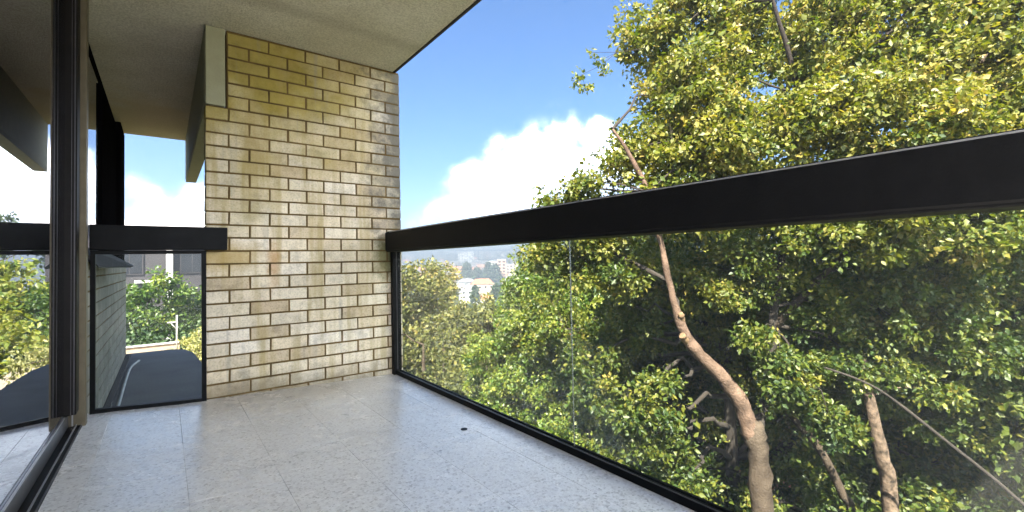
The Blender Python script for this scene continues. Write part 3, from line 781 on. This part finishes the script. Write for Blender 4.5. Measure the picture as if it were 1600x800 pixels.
simple_tree('tree', 9.0, 2.1, 'slender tree with blotchy pale trunk standing in the shade at lower right', [(8.95, 2.6, -0.9, .45), (9.5, 2.4, -.5, .5), (9.2, 1.5, -1.2, .4)],
            M['leaf_main'], M['bark_blotchy'], .08, 80, .25, 70, 21, .10, stems=[(9.05, 2.05, -8.2, .13), (8.95, 2.09, -3.16, .11), (8.86, 2.14, -2.37, .10), (8.68, 2.24, -1.37, .075), (8.75, 2.3, -.7, .04)], tone0=.42)
simple_tree('tree', 10.2, 2.6, 'thin leaning grey trunk with sparse leaves between the forked tree and the blotchy trunk', [(9.0, 4.4, -1.4, .55), (8.9, 4.9, -.6, .6), (9.5, 5.2, .3, .8)],
            M['leaf_main'], M['bark'], .09, 60, .28, 60, 22, .06, stems=[(10.4, 2.2, -8.2, .085), (9.7, 2.75, -4.0, .075), (9.54, 2.89, -3.43, .072), (9.19, 3.12, -2.57, .068), (8.84, 3.38, -2.05, .055), (8.8, 4.0, -1.2, .03)], tone0=.42)


def P_(azd, dist, elev):
    a = math.radians(azd); return (dist*math.sin(a), dist*math.cos(a), EYE+dist*math.tan(math.radians(elev)))


def lob(lst, dist0=0):
    """(azimuth, distance, elevation, radius) -> lobes"""
    return [(*P_(a, d, e), r_) for a, d, e, r_ in lst]


# bright green tree left of the trunk, close to the glass
def tr(label, lst, key, bark, L_, seed, tone0=.5, dens=34, cr=.3, per=42, rr=.14, name='tree', foot=None, **kw):
    ls = lob(lst); x = foot[0] if foot else sum(l[0] for l in ls)/len(ls); y = foot[1] if foot else sum(l[1] for l in ls)/len(ls)
    return simple_tree(name, x, y, label, ls, M[key], M[bark], L_, dens, cr, per, seed, rr, tone0=tone0, **kw)


tr('bright lime green bushy tree below the middle of the glass balustrade', [(40, 11.5, -9, 1.0), (44, 11, -11, 1.1), (36, 12, -13, 1.1), (40, 11, -17, 1.2), (46, 10, -19, 1.1), (50, 10, -24, 1.1), (35, 12, -20, 1.1), (52, 9.5, -29, 1.0), (45, 9.5, -27, 1.1), (58, 9.5, -33, .9), (42, 12, -5, .9)],
   'leaf_bright', 'bark', .085, 31, .52, 80, .27, 95)
tr('fresh green tree whose crown meets the left edge of the big forked tree', [(41, 14, -1.2, .9), (44, 14, -3, 1.2), (39.5, 14, -3.2, .8), (47, 13, -5.5, 1.2), (50, 13, -9, 1.2), (40, 15, -5.5, 1.0), (49, 14, -2, 1.3)],
   'leaf_bright', 'bark', .095, 32, .46, 70, .3, 90)
tr('deep green tree behind the fork of the pale trunk', [(56, 14, -4, 1.5), (60, 14, -9, 1.4), (54, 14, -11, 1.3), (64, 14, -5, 1.6), (68, 13.5, -10, 1.5), (57, 13.5, -16, 1.2), (52, 14, -15, 1.3), (61, 13, -13, 1.3), (50, 14.5, -5, 1.3), (53, 13, -21, 1.2), (47, 13, -17, 1.1), (52, 12.5, 1.5, 1.2), (57, 12.5, 3, 1.3), (63, 12.5, 2, 1.4), (48, 13, 1, 1.0)],
   'leaf_main', 'bark_dark', .11, 33, .36, 62, .34, 74)
tr('dark spreading tree filling the far right behind the handrail', [(72, 15, -3, 1.8), (78, 15, -7, 1.8), (84, 14, -4, 1.8), (74, 14, -14, 1.6), (82, 14, -14, 1.6), (90, 14, -9, 1.9), (76, 15, 4, 1.9), (86, 15, 5, 2.0), (66, 13, -15, 1.5), (70, 12, -20, 1.4), (80, 11.5, -8, 1.3), (74, 11.5, -6, 1.2), (86, 11, -12, 1.3), (90, 12, -18, 1.6), (78, 12, -22, 1.5), (60, 13, -20, 1.4), (73, 12, 0, 1.5), (80, 12, -2, 1.5)],
   'leaf_main', 'bark_dark', .12, 34, .24, 42, .38, 80)  # leaf tone lowered to paint in the shade at far right
tr('tall tree whose yellowing top shows behind the upper right crown', [(60, 14, 14, 1.8), (68, 14, 18, 2.0), (78, 14, 20, 2.0), (64, 14, 7, 1.8), (72, 14, 9, 2.0), (86, 14, 16, 2.2), (60, 14, 23, 1.6), (70, 14, 27, 2.0), (82, 13, 28, 2.0)],
   'leaf_main', 'bark_dark', .13, 35, .5, 26, .38, 50)
tr('low shady shrub mass at the foot of the forked tree', [(62, 10.5, -28, 1.0), (68, 10.5, -25, 1.1), (75, 10, -28, 1.1), (82, 10, -27, 1.2), (70, 10, -34, 1.1), (79, 9.5, -35, 1.1), (57, 11, -23, .9)],
   'leaf_main', 'bark_dark', .10, 36, .30, 60, .27, 80, name='shrub', cat='shrub')  # low leaf tone stands in for the shade down here
# olive trees further down the slope
tr('yellow olive tree with a rounded top next to the corner post', [(25.2, 26, -3.2, 1.9), (23.5, 27, -5, 2.0), (27.2, 27, -4.6, 1.9), (24.5, 26, -8.5, 2.0), (28.5, 26, -8, 1.9), (26, 25, -1.8, 1.2)],
   'leaf_olive', 'bark', .19, 41, .62, 12, .5, 52)
tr('small round pinkish olive tree peeping over its neighbours', [(28.9, 34, -1.5, 1.2), (28.0, 34, -2.6, 1.2), (29.6, 34, -3, 1.1), (29, 33, -5, 1.6)], 'leaf_olive', 'bark', .2, 42, .78, 12, .5, 44)
tr('grey green tree with a wide crown below the white houses', [(31, 24, -8, 1.7), (34, 24, -7.6, 1.6), (33, 23, -11.5, 1.8), (37, 23, -8, 1.7), (30, 23, -12, 1.8), (36.5, 22, -12.5, 1.7), (39.5, 23, -6.2, 1.4)],
   'leaf_olive', 'bark', .18, 43, .5, 13, .48, 50)
tr('muted olive tree low in the left corner of the glass', [(24, 17, -11.5, 1.4), (28, 17, -14, 1.5), (25, 16, -17, 1.5), (31.5, 16, -17, 1.4), (22, 17, -8.5, 1.2), (28, 15, -21, 1.3)],
   'leaf_olive', 'bark', .15, 44, .42, 18, .42, 48)
tr('dull green tree behind the bare grey twigs', [(35, 17, -14, 1.2), (32.5, 16, -20, 1.3), (38.5, 16.5, -10, 1.1), (30, 14, -24, 1.2)], 'leaf_olive', 'bark', .14, 45, .45, 20, .4, 46)
HANG = [(6.25,4.25,-1.35,.38),(6.6,4.6,-2.1,.45),(5.95,4.95,-1.5,.4),(6.3,5.1,-2.5,.5),(6.9,4.3,-2.9,.4),(6.0,5.6,-.9,.4),(7.36,5.74,-0.62,0.57),(7.76,4.9,0.22,0.55),(8.53,4.56,-0,0.62),(9.58,5.35,-2.74,0.64),(7.68,6.78,-1.34,0.85),(8.77,6.63,-3.11,0.89),(7.83,7.97,-2.48,0.94),(10.6,3.89,-1.32,0.81),(12.05,3.44,-2.59,0.78),(10.49,4.04,-3.2,0.67),(12.73,2.32,-3.53,0.88),(13.17,1.35,-3.71,0.83),(12.28,3.33,-4.44,0.85),(10.42,6.03,-4.42,0.94),(9.39,4.18,-0.68,0.57),(7.33,8.3,-0.91,0.78),(9.56,6.58,-0.97,0.62),(12.37,1.89,-1.27,0.77),(13.17,1.28,-1.67,0.77)]
simple_tree('tree', 10.2, 5.2, 'soft mid green tree whose low boughs hang behind the forked trunk', HANG, M['leaf_main'], M['bark_dark'], .09, 80, .32, 90, 91, .16, tone0=.36)
# dead twigs
b = MB(); g = random.Random(5)
for i in range(26):
    s = Vector((8.35, 11.4, -2.2)); e = s+Vector((g.uniform(-.1, .9), g.uniform(-.8, .2), g.uniform(.0, .9)))
    b.tube([s+Vector((g.uniform(-.2, .2), 0, 0)), s.lerp(e, .5)+Vector((0, 0, g.uniform(0, .15))), e], [.018, .012, .005], 4)
b.tube([(8.2, 11.6, -8.2), (8.3, 11.5, -4), (8.35, 11.4, -2.2)], [.06, .04, .03], 6)
o = b.build('dead_bush', M['bark'], origin=(8.2, 11.6, -8.2)); tag(o, 'leafless grey twiggy bush among the green crowns', 'dead bush')

# trees seen through the left panel and reflected in the door
def bush(label, lst, key, L_, seed, tone0, per=46, dens=11, cr=.5, group=None):
    ls = [(x, y, z, r_) for x, y, z, r_ in lst]
    return simple_tree('tree', ls[0][0], ls[0][1], label, ls, M[key], M['bark'], L_, dens, cr, per, seed, .12, tone0=tone0, group=group)


bush('rounded green tree behind the end of the low brick wall', [(-1.0, 19, -0.5, 1.1), (-0.2, 19.5, -.25, 1.0), (-1.6, 20, -1.3, 1.3), (0.1, 19, -1.7, 1.0), (-.7, 18.5, -2.4, 1.1)], 'leaf_bright', .12, 51, .3, 105, 30, .4)
bush('green tree directly in front of the white column of the far block', [(0.7, 20, -0.9, .9), (1.3, 19.5, -1.6, 1.0), (.5, 19, -2.5, 1.0)], 'leaf_bright', .12, 52, .36, 105, 30, .4)
bush('dark green tree beside the black edge of the left panel', [(1.8, 20.5, -.6, 1.1), (2.4, 20, -1.4, 1.1), (1.5, 20, -2.4, 1.1)], 'leaf_bright', .12, 53, .24, 105, 30, .4)
bush('sunny yellow green tree reflected low in the sliding door', [(2.2, 14.5, -1.0, 1.1), (3.3, 15, -.2, 1.3), (2.6, 13, -2.2, 1.1), (4.3, 14.5, -1.0, 1.3), (3.4, 12.5, -2.6, 1.1), (2.1, 12, -3.0, .8)], 'leaf_bright', .15, 54, .74, 56, 30, .36)
bush('tall lime tree reflected in the upper door glass', [(4.2, 22, -.3, 1.7), (3.2, 23, .0, 1.5), (5.2, 21, -.6, 1.6), (2.9, 21.5, -1.8, 1.4), (5.8, 19.5, -1.8, 1.5)], 'leaf_bright', .2, 55, .74, 56, 20, .45)
bush('flat topped dark pine rising above the handrail in the door reflection', [(8.8, 48, 3.4, 1.6), (7.6, 48, 2.9, 1.3), (10.0, 48, 2.8, 1.4), (6.2, 49, 2.2, 1.1), (9.4, 48, 1.4, 1.6), (11.3, 47, 1.7, 1.4)], 'leaf_dark', .3, 56, .6, 40, 8, .5)
pb = lob([(3.0, 9.6, -7.6, .34), (2.2, 9.7, -8.8, .3), (3.5, 9.4, -9.5, .34), (1.4, 9.8, -9.6, .2), (3.9, 9.2, -8.0, .3)])
simple_tree('shrub', .45, 9.6, 'pale yellow green shrub at the far corner of the lower roof slab', pb, M['leaf_pale'], M['bark'], .07, 130, .13, 34, 57, .04, tone0=.55, cat='shrub', wide=.2)

# patio, low wall, clothes post
pt = MB().box(-1.2, 1.6, 7.6, 13.6, -1.42, -1.12).build('patio', M['patio']); tag(pt, kind='structure')
MB().box(-1.3, 1.7, 7.5, 13.7, -5, -1.43).build('patio_base', M['facing'], pt)
wl = thing('low_wall', (-.2, 13.45, -1.12), 'low white garden wall at the back of the sunny patio', 'low wall')
MB().box(-.95, .30, 13.4, 13.5, -1.118, -.93, .01).build('wall', M['patio'], wl)
MB().box(-.98, .33, 13.37, 13.53, -.9295, -.90, .01).build('coping', M['pipe'], wl)
cpz = thing('clothes_post', (.24, 13.3, -1.12), 'thin pale clothes line post with a short crossbar on the patio', 'clothes post')
MB().tube([(.24, 13.3, -1.12), (.24, 13.3, -.26)], .018, 7).build('post', M['pipe'], cpz)
MB().tube([(.06, 13.3, -.42), (.26, 13.3, -.42)], .014, 6).build('crossbar', M['pipe'], cpz)
MB().tube([(.12, 13.3, -.42), (.24, 13.3, -.60)], .008, 5).build('brace', M['pipe'], cpz)

# the far apartment block behind the left panel
ab = thing('apartment_building', (0, 34, -4.2), 'long dark clad apartment building with a white column behind the trees at left', 'building')
MB().box(-14, 4.2, 34, 44, -4.3, 3.3).build('wall', M['darkclad'], ab)
rf = MB().box(-14.4, 4.6, 33.6, 44.4, 3.3, 3.62).build('roof', M['whitepaint'], ab)
MB().box(-.62, -.5, 35, 35.1, 3.62, 4.0).build('vent_pipe', M['greyroof'], rf)
MB().box(.10, .42, 33.62, 33.9, -4.3, 3.296).build('column', M['whitepaint'], ab)
MB().box(-1.35, .098, 33.66, 33.9, .02, .17).build('balcony_ledge', M['whitepaint'], ab)
for i, x in enumerate((-12, -9.5, -7, -4.5, -2.2, 0.75, 2.5)):
    for z in (-2.2, .5):
        W_ = MB().box(x, x+1.25, 33.93, 33.997, z, z+1.5).build('window', M['darkclad'], ab)
        MB().box(x+.07, x+.6, 33.915, 33.9295, z+.07, z+1.43).build('pane', M['pane'], W_)
        MB().box(x+.65, x+1.18, 33.915, 33.9295, z+.07, z+1.43).build('pane', M['pane'], W_)

# red roofed brick house glimpsed through the leaves, and a white wall scrap
hz = thing('brick_house', (16.5, 10, -8.2), 'red brick house glimpsed in scraps through the leaves left of the fork', 'house', rz=math.radians(-35))
def hb(name, x0, x1, y0, y1, z0, z1, m_, par=hz):
    b_ = MB().box(x0, x1, y0, y1, z0, z1); me_o = b_.build(name, m_, None); me_o.parent = par; return me_o
hb('wall', -4, 5, -2, 4, 0, 5.1, M['redbrick'])
b = MB(); b.prism([(-4.4, -2.5, 5.1), (5.4, -2.5, 5.1), (5.4, 4.5, 5.1), (-4.4, 4.5, 5.1)], (0, 0, .12)); o = b.build('eaves', M['whitepaint'], None); o.parent = hz
b = MB(); b.prism([(-4.4, -2.5, 5.222), (-4.4, 4.5, 5.222), (-4.4, 1, 6.6)], (9.8, 0, 0)); o = b.build('roof', M['terracotta'], None); o.parent = hz
for x in (-2.5, 3.4):
    wo = hb('window', x, x+1.2, -2.06, -2.002, 2.9, 4.2, M['whitepaint']); hb('pane', x+.1, x+1.1, -2.09, -2.062, 3.0, 4.1, M['pane'])
for ch in list(hz.children):
    if ch.name.startswith('pane'):
        ws = [c for c in hz.children if c.name.startswith('window')]
        ch.parent = min(ws, key=lambda c: abs(c.data.vertices[0].co.x-ch.data.vertices[0].co.x))
wh = thing('white_house', (26, 14.8, -9), 'white rendered house showing as one bright scrap beside the sawn limb', 'house', rz=math.radians(-30))
o = MB().box(-3, 3, -2, 3, 0, 6.2).build('wall', M['whitewall'], None); o.parent = wh
b = MB(); b.prism([(-3.4, -2.4, 6.202), (-3.4, 3.4, 6.202), (-3.4, .5, 7.6)], (6.8, 0, 0)); o = b.build('roof', M['greyroof'], None); o.parent = wh
o = MB().box(-1, .2, -2.06, -2.002, 4, 5.3).build('window', M['pane'], None); o.parent = wh

# ------------------------------------------------------------------ valley: houses, towers, trees
def house_meshes(W_, D, H, hip, wallm, roofm, nwin):
    r_ = {}
    b = MB().box(-W_/2, W_/2, -D/2, D/2, -4, H); r_['wall'] = b
    b = MB(); bmx = b.bm; e = .5; rh = W_*0.24
    base = [bmx.verts.new(p) for p in ((-W_/2-e, -D/2-e, H+.01), (W_/2+e, -D/2-e, H+.01), (W_/2+e, D/2+e, H+.01), (-W_/2-e, D/2+e, H+.01))]
    k = W_/2-D/2*hip
    t1, t2 = bmx.verts.new((-k, 0, H+rh)), bmx.verts.new((k, 0, H+rh))
    for f in ((base[0], base[1], t2, t1), (base[1], base[2], t2), (base[2], base[3], t1, t2), (base[3], base[0], t1), tuple(base[::-1])): bmx.faces.new(f)
    r_['roof'] = b
    out_ = {}
    for k2, m_ in (('wall', wallm), ('roof', roofm)):
        me_ = bpy.data.meshes.new(k2); r_[k2].bm.to_mesh(me_); me_.materials.append(m_); out_[k2] = me_
    me_ = bpy.data.meshes.new('window'); b2 = MB().box(-.7, .7, -.05, .05, -.7, .7); b2.bm.to_mesh(me_); me_.materials.append(M['pane']); out_['window'] = me_
    out_['win'] = [((i+.5)/nwin-.5)*W_ for i in range(nwin)]; out_['D'] = D; out_['H'] = H
    return out_


HT = [house_meshes(13, 9, 5, .9, M['whitewall'], M['terracotta'], 3), house_meshes(16, 9, 6, .7, M['creamwall'], M['terracotta'], 4),
      house_meshes(11, 8, 6.5, .5, M['whitewall'], M['greyroof'], 3), house_meshes(18, 10, 9, .8, M['creamwall'], M['greyroof'], 5)]


def put_house(ht, x, y, rz, label, group=None, windows=True, dz=0, sc_=1.0):
    t = thing('house', (x, y, float(ground_z(x, y))+dz), label, 'house', group, rz); t.scale = (sc_, sc_, sc_)
    link('wall', ht['wall'], t); link('roof', ht['roof'], t)
    if windows:
        for q in ht['win']:
            link('window', ht['window'], t, (q, -ht['D']/2-.06, ht['H']-2.0))
            if ht['H'] > 6.2: link('window', ht['window'], t, (q, -ht['D']/2-.06, ht['H']-4.8))
    return t


def at(azd, dist): a = math.radians(azd); return dist*math.sin(a), dist*math.cos(a)


x, y = at(32.0, 190); put_house(HT[2], x, y, math.radians(-20), 'white gabled house with a pale wide roof left of the first conical tree', dz=3.6, sc_=.62)
x, y = at(34.1, 172); put_house(HT[0], x, y, math.radians(-40), 'bright white house between the two conical trees', dz=2.6, sc_=.52)
x, y = at(33.8, 260); put_house(HT[1], x, y, math.radians(-30), 'wide pinkish red roofed house just above the two conical trees', dz=3, sc_=.8)
x, y = at(38.3, 230); put_house(HT[3], x, y, math.radians(-30), 'grey roofed house beside the left edge of the green crown', dz=3, sc_=.8)
g = random.Random(12)
for i in range(46):
    a = g.uniform(22.5, 41); d = g.uniform(300, 700); x, y = at(a, d)
    put_house(HT[g.randrange(4)], x, y, math.radians(-a+g.uniform(-50, 50)), 'small tile roofed house among trees on the hazy middle slope', 'houses on the hazy middle slope', True, g.uniform(0, 2))
for i in range(80):
    a = g.uniform(22, 42); d = g.uniform(700, 1650); x, y = at(a, d)
    put_house(HT[g.randrange(4)], x, y, math.radians(-a+g.uniform(-50, 50)), 'tiny pale house on the far hillside, almost lost in haze', 'houses on the far hillside', False, g.uniform(0, 2))


def tower(azd, dist, W_, D, H, label, m_, rows, cols):
    x, y = at(azd, dist); z = float(ground_z(x, y)); t = thing('apartment_tower', (x, y, z), label, 'tower block', None, math.radians(-azd))
    o = MB().box(-W_/2, W_/2, -D/2, D/2, -4, H).build('wall', m_, None); o.parent = t
    o = MB().box(-W_/2-.2, W_/2+.2, -D/2-.2, D/2+.2, H, H+.6).build('roof', M['whitepaint'], None); o.parent = t
    me_ = bpy.data.meshes.new('window'); b2 = MB().box(-W_/cols*.3, W_/cols*.3, -.05, .05, -.8, .8); b2.bm.to_mesh(me_); me_.materials.append(M['pane'])
    for i in range(rows):
        for j in range(cols): link('window', me_, t, (((j+.5)/cols-.5)*W_, -D/2-.06, H-1.8-i*3.0))


M['orange'] = mat('salmon_tower_wall', (0.66, 0.36, 0.24), 0.85, .05, 1)
tower(36.3, 420, 8, 10, 23, 'salmon pink apartment tower near the green crown edge', M['orange'], 7, 2)
tower(35.2, 425, 9, 10, 21, 'white apartment tower left of the salmon pink one', M['whitewall'], 6, 3)
tower(37.7, 460, 13, 10, 17, 'wide cream apartment block right of the salmon pink tower', M['creamwall'], 5, 4)
tower(31.8, 900, 30, 14, 26, 'broad pale slab block far off on the hillside', M['whitewall'], 7, 6)


def cone_tree(azd, dist, ztop, rad, label, seed, key='leaf_dark', group=None):
    x, y = at(azd, dist); z = float(ground_z(x, y)); zt_ = EYE+dist*math.tan(math.radians(ztop)); h = zt_-z
    t = thing('conifer', (x, y, z), label, 'conifer', group)
    MB().tube([(x, y, z-.5), (x, y, z+h*.9)], [rad*.1, rad*.02], 6).build('trunk', M['bark_dark'], t)
    gg = np.random.default_rng(seed); n = 170; f = gg.random(n)**.75; a = gg.random(n)*6.28; rr = rad*(1-f)**.8*gg.uniform(.6, 1.05, n)
    C = np.stack([rr*np.cos(a), rr*np.sin(a), .12*h+f*h*.87], 1)
    me_ = leaf_mesh('crown', C, np.full(n, rad*.22), 24, rad*.16, M[key], seed, wide=.4); o = link('crown', me_, t); o['kind'] = 'stuff'


cone_tree(32.9, 140, -3.2, 3.2, 'left of the two dark conical trees standing among the white houses', 61)
cone_tree(35.6, 140, -3.0, 3.8, 'right of the two dark conical trees standing among the white houses', 62)
for i, (a, d, e, r_, lb_) in enumerate([
        (31.9, 330, -.3, 8, 'leftmost blue grey hazy conifer, standing above the roofs left of the white house'),
        (33.2, 350, -.9, 8, 'low hazy conifer right of the leftmost hazy one, above the wide red roof'),
        (34.6, 360, -.2, 7, 'tallest middle hazy conifer below the white apartment tower'),
        (35.4, 340, -.6, 9, 'broad hazy conifer at the foot of the white and salmon towers'),
        (38.6, 300, -.4, 6, 'hazy conifer touching the left edge of the big green crown')]):
    cone_tree(a, d, e, r_, lb_, 70+i)

# woodland over the valley floor and hill: nobody could count it
gg = np.random.default_rng(77); n = 5200
aa = np.radians(gg.uniform(18, 48, n)); dd = 45*np.exp(gg.random(n)*math.log(1800/45)); X = dd*np.sin(aa); Y = dd*np.cos(aa); rr = np.clip(1.1+dd*.006, 1.5, 8)*gg.uniform(.6, 1.3, n)
keep = (np.degrees(aa) > 20)
Z = ground_z(X, Y)+rr*.7
me = leaf_mesh('woodland', np.stack([X, Y, Z], 1)[keep], rr[keep], 26, 1.0, M['leaf_olive'], 78, wide=.45, tone0=.35)
# scale leaves with distance so far crowns stay closed
co = np.empty(len(me.vertices)*3, 'f'); me.vertices.foreach_get('co', co); co = co.reshape(-1, 4, 3)
c0 = co.mean(1, keepdims=True); dist = np.linalg.norm(c0[:, :, :2], axis=2, keepdims=True); co = c0+(co-c0)*np.clip(dist/260, .5, 4.5)
me.vertices.foreach_set('co', co.reshape(-1).astype('f')); me.update()
o = link('woodland', me); tag(o, 'hazy wooded valley and hillside seen through the glass', 'woodland', kind='stuff')

# ground cover under the near trees
gg = np.random.default_rng(79); n = 1500
aa = np.radians(gg.uniform(14, 100, n)); dd = gg.uniform(7, 45, n); X = dd*np.sin(aa); Y = dd*np.cos(aa); Z = ground_z(X, Y)+.3
ok = ~((X < 2.2) & (Y > 6))
me = leaf_mesh('undergrowth', np.stack([X, Y, Z], 1)[ok], gg.uniform(.6, 1.4, n)[ok], 60, .2, M['leaf_main'], 80, tone0=.35, wide=.35)
o = link('undergrowth', me); tag(o, 'leafy undergrowth on the slope below the trees', 'undergrowth', kind='stuff')
gg = np.random.default_rng(81); n = 500
X = gg.uniform(-4, 3.5, n); Y = gg.uniform(14.3, 18, n); Z = gg.uniform(-3.2, -1.25, n)
me = leaf_mesh('hedge', np.stack([X, Y, Z], 1), gg.uniform(.5, 1.0, n), 80, .12, M['leaf_dark'], 82, wide=.35)
o = link('hedge', me); tag(o, 'dark shaded hedge planting behind the garden patio', 'hedge', kind='stuff')

# ------------------------------------------------------------------ haze
hm = bpy.data.materials.new('haze'); hm.use_nodes = True; t = hm.node_tree
for n_ in list(t.nodes):
    if n_.type != 'OUTPUT_MATERIAL': t.nodes.remove(n_)
pv = t.nodes.new('ShaderNodeVolumePrincipled'); pv.inputs['Color'].default_value = (0.30, 0.355, 0.44, 1); pv.inputs['Density'].default_value = 0.0028; pv.inputs['Anisotropy'].default_value = 0.2
t.links.new(pv.outputs[0], t.nodes['Material Output'].inputs['Volume'])
hzb = MB().box(-7000, 7000, -7000, 7000, -40, 42).build('haze', hm); tag(hzb, kind='stuff'); hzb['label'] = 'pale haze lying over the valley'
